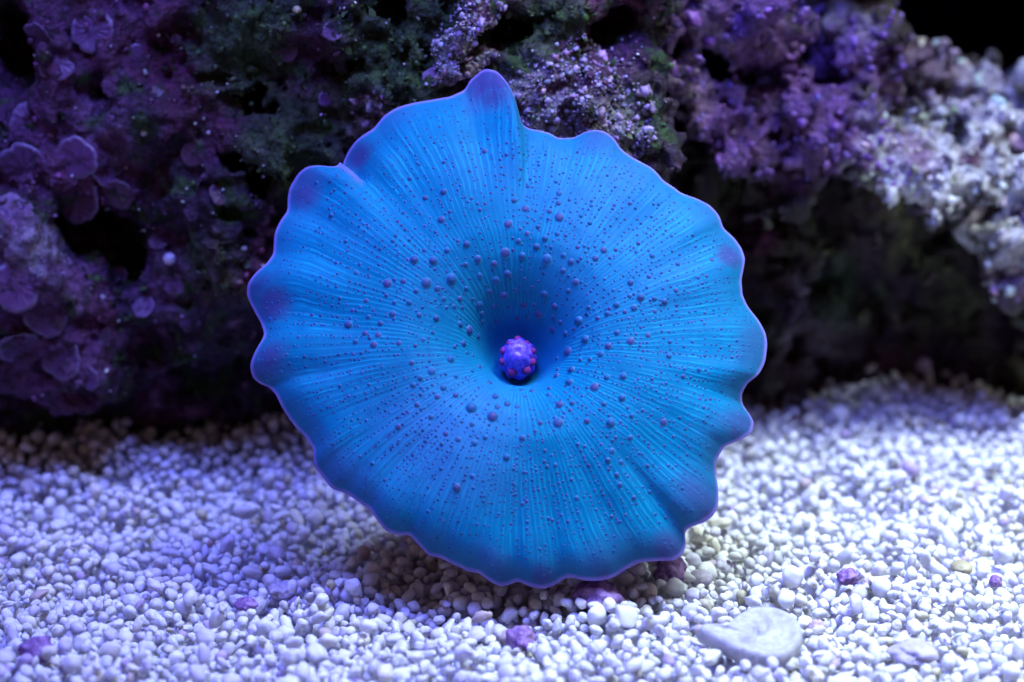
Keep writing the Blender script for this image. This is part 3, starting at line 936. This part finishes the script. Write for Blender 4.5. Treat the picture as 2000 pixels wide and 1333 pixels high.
# column: the stalk that carries the disc on the rock, grown from the inner ring of the underside
nseg = 48; nring = 26
R0 = rings[-1][::NT//nseg]
C0 = R0.mean(0)
C1 = C0 - EN*1.5
C2 = FOOT + np.array([0, 0.6, -0.1])
Vc = []
for k in range(nring):
    t = k/(nring-1)
    cen = (1-t)**2*C0 + 2*t*(1-t)*C1 + t*t*C2
    f = (1 - 0.45*sstep(0, .5, t) + 0.35*sstep(.6, 1, t))*(1 + 0.03*math.sin(t*30))
    Vc.append(cen + (R0-C0)*f)
Vc = np.concatenate(Vc)
Fc = np.array([(k*nseg+j, (k+1)*nseg+j, (k+1)*nseg+(j+1) % nseg, k*nseg+(j+1) % nseg) for k in range(nring-1) for j in range(nseg)])
add('column', mesh_from('column', Vc - FOOT, Fc), M_COLUMN, FOOT, CORAL)

# mouth cone with its knobs
MC = PC + EN*-0.88 + E2*0.04
mv, mf = icosphere(4)
Wm = mv.copy()
hgt = np.clip(Wm[:, 2], -1, 1)
prof = np.where(hgt > 0, 1 - 0.25*hgt, 1 + 0.25*hgt)
azi = np.arctan2(Wm[:, 1], Wm[:, 0])
rib = 1 + 0.05*np.cos(9*azi + 0.6*np.sin(3*azi))*np.sqrt(np.clip(1-hgt**2, 0, 1))
Wm = np.stack([Wm[:, 0]*0.235*prof*rib, Wm[:, 1]*0.265*prof*rib, Wm[:, 2]*0.40], 1)
tipd = np.exp(-((Wm[:, 0])**2 + (Wm[:, 1])**2)/(2*.045**2))*(hgt > 0)
Wm[:, 2] -= 0.05*tipd
frame = np.stack([E1, E2, EN], 0)
MCC = MC + EN*0.16
Wm = Wm @ frame
mouth = add('mouth_cone', mesh_from('mouth_cone', Wm, mf), M_MOUTH, MCC, CORAL)
kv, kf = ICO2
knob_me = mesh_from('mouth_knob', kv*(1 + .06*perlin(kv*3, 3))[:, None], kf)
for a, rr, hh, s in [(200,.195,.14,.052),(250,.205,.15,.064),(300,.200,.16,.060),(335,.19,.17,.052),(15,.185,.18,.045),(165,.185,.18,.046),(92,.185,.17,.048),(130,.17,.2,.036),(52,.17,.2,.036)]:
    a = math.radians(a)
    P = MCC + E1*rr*math.cos(a) + E2*rr*1.08*math.sin(a) + EN*hh
    o = add('mouth_knob', knob_me, M_KNOB, P, mouth)
    o.scale = (s, s, s)

# papillae: rows of small warts
def pap_mesh(tip, nseg=9):
    """dome: skin-blue foot, dusky violet body"""
    prof = [(1.75, -0.22), (1.28, 0.12), (1.02, 0.52), (0.80, 0.86), (0.42, 1.10)]
    cc = [(.0, .135, .26), (.01, .16, .32), tuple(np.array(tip)*.5 + np.array([.005, .07, .14])), tip, tip]
    V = [(r*math.cos(2*math.pi*j/nseg), r*math.sin(2*math.pi*j/nseg), z) for r, z in prof for j in range(nseg)] + [(0, 0, 1.17)]
    cols = [c for c in cc for j in range(nseg)] + [cc[-1]]
    Q = [(k*nseg+j, k*nseg+(j+1) % nseg, (k+1)*nseg+(j+1) % nseg, (k+1)*nseg+j) for k in range(4) for j in range(nseg)]
    T = [(4*nseg+j, 4*nseg+(j+1) % nseg, 5*nseg) for j in range(nseg)]
    return np.array(V, float), np.array(Q), np.array(T), np.array(cols, float)
TIPS = [(.025, .065, .19), (.043, .055, .18), (.014, .082, .22)]
PM = []
for t in TIPS:
    V, Q, T, c = pap_mesh(t)
    m_ = mesh_from('papilla', V, [Q, T], True, c)
    m_.materials.append(M_PAP)
    PM.append(m_)
# candidates: big ones spread through the middle, small ones in radial rows
cand = []
taken = []
tries = 0
while len(taken) < 300 and tries < 20000:
    tries += 1
    r = 0.16 + 0.72*random.random()**0.95
    th = random.uniform(-math.pi, math.pi)
    upw = 0.5 + 0.5*math.sin(th)
    if random.random() > 0.45 + 0.55*upw or (r > 0.6 and random.random() < 0.45):
        continue
    ri = int(np.argmin(np.abs(RR-r))); ti = int((th+math.pi)/(2*math.pi)*NT) % NT
    P = PT[ri, ti]
    s = random.lognormvariate(-3.52, 0.28) * (1.22 - 0.75*abs(r-0.36)/0.5)
    s = min(max(s, 0.016), 0.058)
    if any(np.abs(P-q).max() < 0.13 and np.linalg.norm(P-q) < 0.055+s+sq for q, sq in taken):
        continue
    taken.append((P, s))
    cand.append((P, NM[ri, ti], s))
for P, n_, s in cand:
    o = bpy.data.objects.new('papilla', random.choice(PM))
    C.objects.link(o)
    o.parent = CORAL
    o.location = (P - FOOT - n_*s*0.05) * U
    o.rotation_mode = 'QUATERNION'
    o.rotation_quaternion = orient(n_ + 0.25*EN, random.uniform(0, 6))
    o.scale = (s, s, s*random.uniform(.45, .85))
Vs, Fs4, Fs3, Cs = [], [], [], []
base = 0
bigP = np.array([t[0] for t in taken])
rows = 176
Vp, Qp, Tp, cp = pap_mesh((.012, .055, .18), 7)
count = 0
for k in range(rows):
    r = random.uniform(0.2, 0.34) if k % 2 else random.uniform(0.42, 0.55)
    th0 = -math.pi + 2*math.pi*(k + random.uniform(-.25, .25))/rows
    drift = random.uniform(-.02, .02)
    while r < 0.975:
        r += random.uniform(0.014, 0.029)*(1 + 0.8*(random.random() < .2))
        if r > .975 or random.random() < 0.12:
            continue
        th = th0 + drift*math.sin(r*7) + random.uniform(-.006, .006)
        ri = int(np.argmin(np.abs(RR-r))); ti = int((th+math.pi)/(2*math.pi)*NT) % NT
        P, n_ = PT[ri, ti], NM[ri, ti]
        s = random.lognormvariate(-4.42, 0.24)*(1.1 - 0.25*r)
        if np.min(((bigP-P)**2).sum(1)) < 0.05**2:
            continue
        z = n_; x = np.cross(z, [0.3, 0.2, 1]); x /= np.linalg.norm(x); y = np.cross(z, x)
        W = (Vp*np.array([s, s, s*.45])) @ np.stack([x, y, z], 0) + P
        Vs.append(W); Fs4.append(Qp+base); Fs3.append(Tp+base)
        reddish = random.random() < 0.10
        Cs.append(cp*np.array([1.0 + 2.2*reddish, 0.9 - .2*reddish, 1.0])*random.uniform(.75, 1.2)); base += len(Vp); count += 1
o = add('small_papillae', mesh_from('small_papillae', np.concatenate(Vs)-FOOT, [np.concatenate(Fs4), np.concatenate(Fs3)], True, np.concatenate(Cs)), M_PAP, FOOT, CORAL)
o['kind'] = 'stuff'

# ------------------------------------------------------------------ sand
def sand_level(x, y):
    z = 0.10*np.sin(x*0.55+1.0)*np.cos(y*0.5) + 0.05*np.sin(x*1.7+y*1.1)
    z = z + 0.30*np.exp(-(((x-5.2)/1.6)**2 + ((y-8.6)/1.2)**2))
    z = z + 0.34*sstep(2.8, 5.6, y)*sstep(1.5, -1.5, x)
    return z
gx, gy = np.linspace(-30, 30, 121), np.linspace(-12, 40, 105)
GX, GY = np.meshgrid(gx, gy, indexing='ij')
GZ = sand_level(GX, GY) - 0.16
Vg = np.stack([GX, GY, GZ], -1).reshape(-1, 3)
i_, j_ = np.meshgrid(np.arange(120), np.arange(104), indexing='ij')
a = i_*105 + j_
Fg = np.stack([a, a+105, a+106, a+1], -1).reshape(-1, 4)
def mat_bed():
    m, nt, p = new_mat('sand_bed')
    obj = N(nt, 'ShaderNodeTexCoord').outputs['Object']
    v = N(nt, 'ShaderNodeTexVoronoi')
    v.inputs['Scale'].default_value = 620
    L(nt, obj, v.inputs['Vector'])
    sh = N(nt, 'ShaderNodeSeparateColor')
    L(nt, v.outputs['Color'], sh.inputs[0])
    c = mix_n(nt, sh.outputs[0], (0.56, 0.55, 0.58), (0.72, 0.72, 0.76))
    L(nt, c, p.inputs['Base Color'])
    p.inputs['Roughness'].default_value = 0.7
    hgt = math_n(nt, 'SUBTRACT', 1.0, math_n(nt, 'POWER', v.outputs['Distance'], 2.0))
    L(nt, bump_n(nt, hgt, 1.0, 0.0012), p.inputs['Normal'])
    return m
M_BED = mat_bed()
SAND = add('sand', mesh_from('sand', Vg, Fg), M_BED)
SAND['kind'] = 'structure'

# grains are dropped one after another and come to rest on those already there
cell = 0.30
hashg = {}
placed = []
def settle(x, y, r):
    z = float(sand_level(x, y)) - 0.16 + r*0.6
    cx, cy = int(math.floor(x/cell)), int(math.floor(y/cell))
    for a in (-1, 0, 1):
        for b in (-1, 0, 1):
            for (qx, qy, qz, qr) in hashg.get((cx+a, cy+b), ()):
                R_ = (r+qr)*0.965
                d2 = (x-qx)**2 + (y-qy)**2
                if d2 < R_*R_:
                    zz = qz + math.sqrt(R_*R_-d2)
                    if zz > z:
                        z = zz
    return z
def drop(x, y, r, tries=6):
    best = None
    for k in range(tries):
        xx = x + random.uniform(-1, 1)*0.16*(k > 0); yy = y + random.uniform(-1, 1)*0.16*(k > 0)
        z = settle(xx, yy, r)
        if best is None or z < best[2]:
            best = (xx, yy, z)
    x, y, z = best
    hashg.setdefault((int(math.floor(x/cell)), int(math.floor(y/cell))), []).append((x, y, z, r))
    placed.append((x, y, z, r))

def half_width(y):
    return 0.208*(y+31.5) + 0.9
# the larger finds lie in the sand: keep the space they take
SPECIAL = [  # px, py (centre of where it lies), radius
 (1475,1255,0.60),(1785,1283,0.34)]
def on_sand(px, py, z=0.1):
    d = ray(px, py)
    return CAM + d*((z-CAM[2])/d[2])
for px, py, r in SPECIAL:
    p = on_sand(px, py)
    hashg.setdefault((int(math.floor(p[0]/cell)), int(math.floor(p[1]/cell))), [])
ntot = 17000
for k in range(ntot):
    y = -3.6 + 13.6*random.random()**1.12
    x = random.uniform(-1, 1)*half_width(y)
    if x < 0.5 and y > 7.8:
        continue
    t = k/ntot
    r = random.lognormvariate(-2.50 - 0.20*t, 0.24)
    r = min(max(r, 0.042), 0.135)
    drop(x, y, r)
placed = np.array(placed)
def sand_top(x, y, rad=0.4):
    m = np.hypot(placed[:, 0]-x, placed[:, 1]-y) < rad
    return float(np.percentile(placed[m, 2]+placed[m, 3], 85))
def lie(px, py):
    p = on_sand(px, py, 0.3)
    return on_sand(px, py, sand_top(p[0], p[1]))
# cull those that lie inside the finds
finds = [(lie(px, py), r) for px, py, r in SPECIAL + [(1390, 1250, .16), (1420, 1275, .2)]]
# grain forms
def grain_form(k, ico):
    bv, bf = ico
    V = bv.copy()
    rg = np.random.default_rng(500+k)
    sc = np.array([1.0, rg.uniform(.75, 1.0), rg.uniform(.6, .95)])
    if k % 7 == 3:
        sc = np.array([1.35, .72, .66])
    if k % 9 == 5:
        sc = np.array([1.1, 1.0, .45])
    n = perlin(V*1.1, 200+k)*.30 + perlin(V*2.4, 230+k)*.06
    V = V*(1+n[:, None])*sc
    if k % 8 == 6:
        V[:, 2] -= 0.35*np.exp(-((V[:, 0])**2+(V[:, 1])**2)/.18)*(V[:, 2] > 0)
    return V, bf
def tint(n):
    c = np.array([0.73, 0.735, 0.775])*rng.uniform(.86, 1.06, (n, 1))
    k = rng.random(n)
    c[k < .16] *= np.array([.88, .84, 1.0])        # lilac
    c[(k > .16) & (k < .27)] *= np.array([1.02, .98, .82])   # cream
    c[(k > .27) & (k < .31)] *= np.array([.80, .78, .76])
    c[(k > .31) & (k < .322)] = (.50, .47, .32)    # olive tan
    c[(k > .322) & (k < .334)] = (.46, .36, .54)   # violet
    c[(k > .334) & (k < .342)] = (.50, .40, .38)
    return np.clip(c, 0, .86)
dist = np.linalg.norm(placed[:, :3]-CAM, axis=1)
inview = (np.abs((placed[:, 0])/(0.2*np.maximum(((placed[:, :3]-CAM)@FWD), 1))) < 0.98) & \
         (((placed[:, :3]-CAM)@UPV)/((placed[:, :3]-CAM)@FWD) > -0.131)
keep = np.ones(len(placed), bool)
for px, py, r in [(1655,1130,.15),(1878,1112,.15),(1310,1122,.23),(1165,1170,.27),(1015,1252,.20),(550,1158,.16),(482,1186,.15),(75,1275,.20),(1594,1228,.11),(1945,1138,.09),(1368,1135,.15)]:
    p = lie(px, py)
    keep &= ~((np.hypot(placed[:, 0]-p[0], placed[:, 1]-p[1]) < 0.8*r) & (placed[:, 2]+placed[:, 3] > p[2] - 0.12))
for p, r in finds:
    d = np.hypot((placed[:, 0]-p[0]), (placed[:, 1]-p[1])*0.9)
    keep &= ~((d < r*0.9) & (placed[:, 2]+placed[:, 3] > p[2] - 0.14))
# top-most ones for single parts: not buried
top = np.ones(len(placed), bool)
for i in np.nonzero(inview & keep)[0]:
    x, y, z, r = placed[i]
    cx, cy = int(math.floor(x/cell)), int(math.floor(y/cell))
    for a in (-1, 0, 1):
        for b in (-1, 0, 1):
            for (qx, qy, qz, qr) in hashg.get((cx+a, cy+b), ()):
                if qz > z + 0.3*r and (x-qx)**2+(y-qy)**2 < (0.75*(r+qr))**2:
                    top[i] = False
score = np.where(inview & keep & top, placed[:, 3]/dist, 0)
single = np.argsort(-score)[:300]
rest = keep.copy(); rest[single] = False
rest = np.nonzero(rest)[0]
NF = 14
forms_lo = [grain_form(k, icosphere(1)) for k in range(NF)]
forms_md = [grain_form(k, ICO2) for k in range(NF)]
kind = rng.integers(0, NF, len(placed))
Rm, Rq = rot_matrices(len(placed))
tints = tint(len(placed))
Vs, Fs, Cs, base = [], [], [], 0
nearm = (dist < 32.5) & top
for k in range(NF):
    for forms, sel in ((forms_lo, rest[(kind[rest] == k) & ~nearm[rest]]), (forms_md, rest[(kind[rest] == k) & nearm[rest]])):
        if not len(sel):
            continue
        V, F = forms[k]
        W = V[None]*placed[sel, 3][:, None, None]*1.03
        W = np.einsum('nij,nkj->nki', Rm[sel], W) + placed[sel, :3][:, None, :]
        Vs.append(W.reshape(-1, 3))
        Fs.append((F[None] + (np.arange(len(sel))*len(V))[:, None, None]).reshape(-1, 3) + base)
        Cs.append(np.repeat(tints[sel], len(V), 0))
        base += len(sel)*len(V)
o = add('sand_grains', mesh_from('sand_grains', np.concatenate(Vs), np.concatenate(Fs), True, np.concatenate(Cs)), M_SANDV, (0, 0, 0), SAND)
o['kind'] = 'stuff'
GM = []
for k in range(NF):
    V, F = grain_form(k, icosphere(2))
    m_ = mesh_from('grain', V, F)
    m_.materials.append(M_SANDO)
    GM.append(m_)
for i in single:
    o = bpy.data.objects.new('grain', GM[kind[i]])
    C.objects.link(o)
    o.parent = SAND
    o.location = placed[i, :3]*U
    o.rotation_mode = 'QUATERNION'
    o.rotation_quaternion = Rq[i]
    o.scale = (placed[i, 3]*1.03,)*3
    o.color = tuple(tints[i]) + (1,)

# ------------------------------------------------------------------ finds lying on the sand
def lump(name, px, py, size, label, cat, mat, squash=0.6, seed=0, group=None, sub=3, rough=.5, sink=0.25):
    p = lie(px, py)
    v, f = icosphere(sub)
    n = perlin(v*1.2, 300+seed)*.5*rough*1.4 + perlin(v*3, 310+seed)*.35*rough + perlin(v*7, 320+seed)*.14*rough
    V = v*(1+n[:, None])*np.array([1, .85, squash])*size
    a = seed*1.3
    V[:, :2] = V[:, :2] @ np.array([[math.cos(a), -math.sin(a)], [math.sin(a), math.cos(a)]])
    o = add(name, mesh_from(name, V, f), mat, (p[0], p[1], p[2] + size*squash*0.22))
    return tag(o, label, cat, group)

M_VIO = mat_plain('violet_crust', (0.16, 0.07, 0.24), (0.38, 0.24, 0.48), 700, 0.6, 0.8, 0.0006)
M_TAN = mat_plain('tan_pebble', (0.30, 0.26, 0.15), (0.42, 0.38, 0.22), 500, 0.5, 0.3)
M_PINK = mat_plain('pinkish_chip', (0.42, 0.30, 0.34), (0.52, 0.40, 0.44), 700, 0.6, 0.5)
M_LIL = mat_plain('lilac_chip', (0.34, 0.30, 0.42), (0.46, 0.42, 0.52), 700, 0.6, 0.5)

# the flat bleached shell fragment with a pointed end and pits in its hollow face
sp = lie(1475, 1262)
outl = [(1.0,0),(0.98,.30),(.85,.62),(.62,.84),(.30,.95),(0,.92),(-.28,.72),(-.48,.46),(-.68,.26),(-.95,.26),(-1.16,.24),(-1.20,.10),(-1.02,-.10),(-.82,-.30),(-.62,-.50),(-.35,-.74),(0,-.90),(.35,-.94),(.66,-.80),(.90,-.42)]
oa = np.array(outl)
tq = np.linspace(0, len(oa), 121)[:-1]
idx0 = np.floor(tq).astype(int); fr = (tq-idx0)[:, None]
def cr(p0, p1, p2, p3, t):
    return 0.5*((2*p1)+(-p0+p2)*t+(2*p0-5*p1+4*p2-p3)*t*t+(-p0+3*p1-3*p2+p3)*t**3)
n_o = len(oa)
ring = cr(oa[(idx0-1) % n_o], oa[idx0 % n_o], oa[(idx0+1) % n_o], oa[(idx0+2) % n_o], fr)*np.array([.54, .50])
Vt = []; levels = [(1.0, -.10), (1.03, -.03), (1.0, .06), (.95, .105), (.88, .115), (.8, .10), (.7, .08), (.58, .065), (.46, .055), (.34, .05), (.22, .05), (.1, .05)]
cxy = np.array([.10, 0.0])
for s, z in levels:
    q = cxy + (ring-cxy)*s
    nn = perlin(np.concatenate([q*5, np.full((len(q), 1), s)], 1), 7)
    Vt.append(np.concatenate([q, (z + .014*nn)[:, None]], 1))
Vt = np.concatenate(Vt + [np.array([[cxy[0], cxy[1], .05]])])
for hx, hy, hr, hd in [(.03,.10,.075,.15),(-.12,-.08,.065,.15),(.13,.20,.05,.07),(.2,-.05,.03,.03),(-.3,.0,.02,.03)]:
    Vt[:, 2] -= hd*np.exp(-((Vt[:, 0]-hx)**2+(Vt[:, 1]-hy)**2)/(2*(hr*.7)**2))*(Vt[:, 2] > 0.0)
m_ = 120
Ft = np.array([(k*m_+j, k*m_+(j+1) % m_, (k+1)*m_+(j+1) % m_, (k+1)*m_+j) for k in range(len(levels)-1) for j in range(m_)])
Tt = np.array([((len(levels)-1)*m_+j, (len(levels)-1)*m_+(j+1) % m_, len(Vt)-1) for j in range(m_)])
tl = math.radians(16)
Rt = np.array([[1, 0, 0], [0, math.cos(tl), -math.sin(tl)], [0, math.sin(tl), math.cos(tl)]])
Vt = Vt @ Rt.T
o = add('shell_fragment', mesh_from('shell_fragment', Vt, [Ft, Tt]), M_SHELL, (sp[0], sp[1], sp[2] + 0.10))
tag(o, 'large pale rounded shell fragment with a pointed end and small pits, lying on the sand', 'shell')

lump('coral_chip', 1785, 1278, .30, 'flat greyish chip with rough face, half sunk in the sand beside the pale shell fragment', 'chip', M_LIL, .4, 1)
lump('violet_chip', 1655, 1130, .15, 'small violet chip on open sand between the shell fragment and the tan pebble', 'chip', M_VIO, .6, 2)
lump('pebble', 1878, 1112, .15, 'smooth olive tan pebble lying on the white sand', 'pebble', M_TAN, .6, 3, rough=.2)
lump('violet_chip', 1310, 1122, .23, 'knobbly dark violet chip under the right lower edge of the coral', 'chip', M_VIO, .75, 4)
lump('violet_chip', 1165, 1170, .27, 'largest dusky violet lump in the shadow under the coral rim', 'chip', M_VIO, .7, 5)
lump('violet_chip', 1015, 1252, .20, 'pinkish violet chip in front of the coral, at the edge of its shadow', 'chip', M_VIO, .7, 6)
lump('lilac_chip', 550, 1158, .16, 'round lilac chip on the sand, touching a darker violet one', 'chip', M_LIL, .7, 7)
lump('violet_chip', 482, 1186, .15, 'dark flat violet chip next to a round lilac chip', 'chip', M_VIO, .6, 8)
lump('violet_chip', 75, 1275, .20, 'knobbly violet chip alone on the blue-lit sand, far from the coral', 'chip', M_VIO, .8, 9)
lump('pinkish_chip', 1594, 1228, .11, 'small pinkish brown chip right beside the shell fragment', 'chip', M_PINK, .8, 10)
lump('violet_chip', 1945, 1138, .09, 'tiny violet chip just beyond the olive tan pebble', 'chip', M_VIO, .8, 11)
lump('shell_disc', 1368, 1135, .15, 'smooth round pale lilac disc leaning by the dark violet chip', 'shell', M_LIL, .8, 12, rough=.15)

# ------------------------------------------------------------------ small pale tubes and pebbles on the rock
def on_rock(name, px, py, size, label, cat, mat, bvs, seed, group=None):
    hres = hit(bvs, px, py)
    if hres is None:
        return
    v, f = icosphere(2)
    V = v*(1 + .25*perlin(v*1.6, 400+seed)[:, None])*np.array([1, .85, .95])*size
    P = np.array(hres[0]) + np.array(hres[1])*size*.4
    o = add(name, mesh_from(name, V, f), mat, P)
    tag(o, label, cat, group)
on_rock('white_pebble', 282, 258, .045, 'tiny white bead stuck between purple crust and green growth of the holed rock', 'pebble', M_SHELL, [BL], 1)
on_rock('white_pebble', 475, 487, .040, 'tiny white bead on the holed rock close to the rim of the coral', 'pebble', M_SHELL, [BL], 2)
on_rock('white_pebble', 333, 506, .085, 'pale crumb lodged on the dark part of the holed rock', 'pebble', M_LIL, [BL], 3)
on_rock('white_pebble', 580, 20, .055, 'pale greenish bead near the top of the holed rock', 'pebble', M_TAN, [BL], 4)

# ------------------------------------------------------------------ tank wall behind
Vw = np.array([(-40, 38, -2), (40, 38, -2), (40, 38, 45), (-40, 38, 45), (-40, 39, -2), (40, 39, -2), (40, 39, 45), (-40, 39, 45)], float)
Fw = np.array([(0, 1, 2, 3), (5, 4, 7, 6), (4, 0, 3, 7), (1, 5, 6, 2), (3, 2, 6, 7), (4, 5, 1, 0)])
w = add('back_wall', mesh_from('back_wall', Vw, Fw, False), M_WALL)
w['kind'] = 'structure'
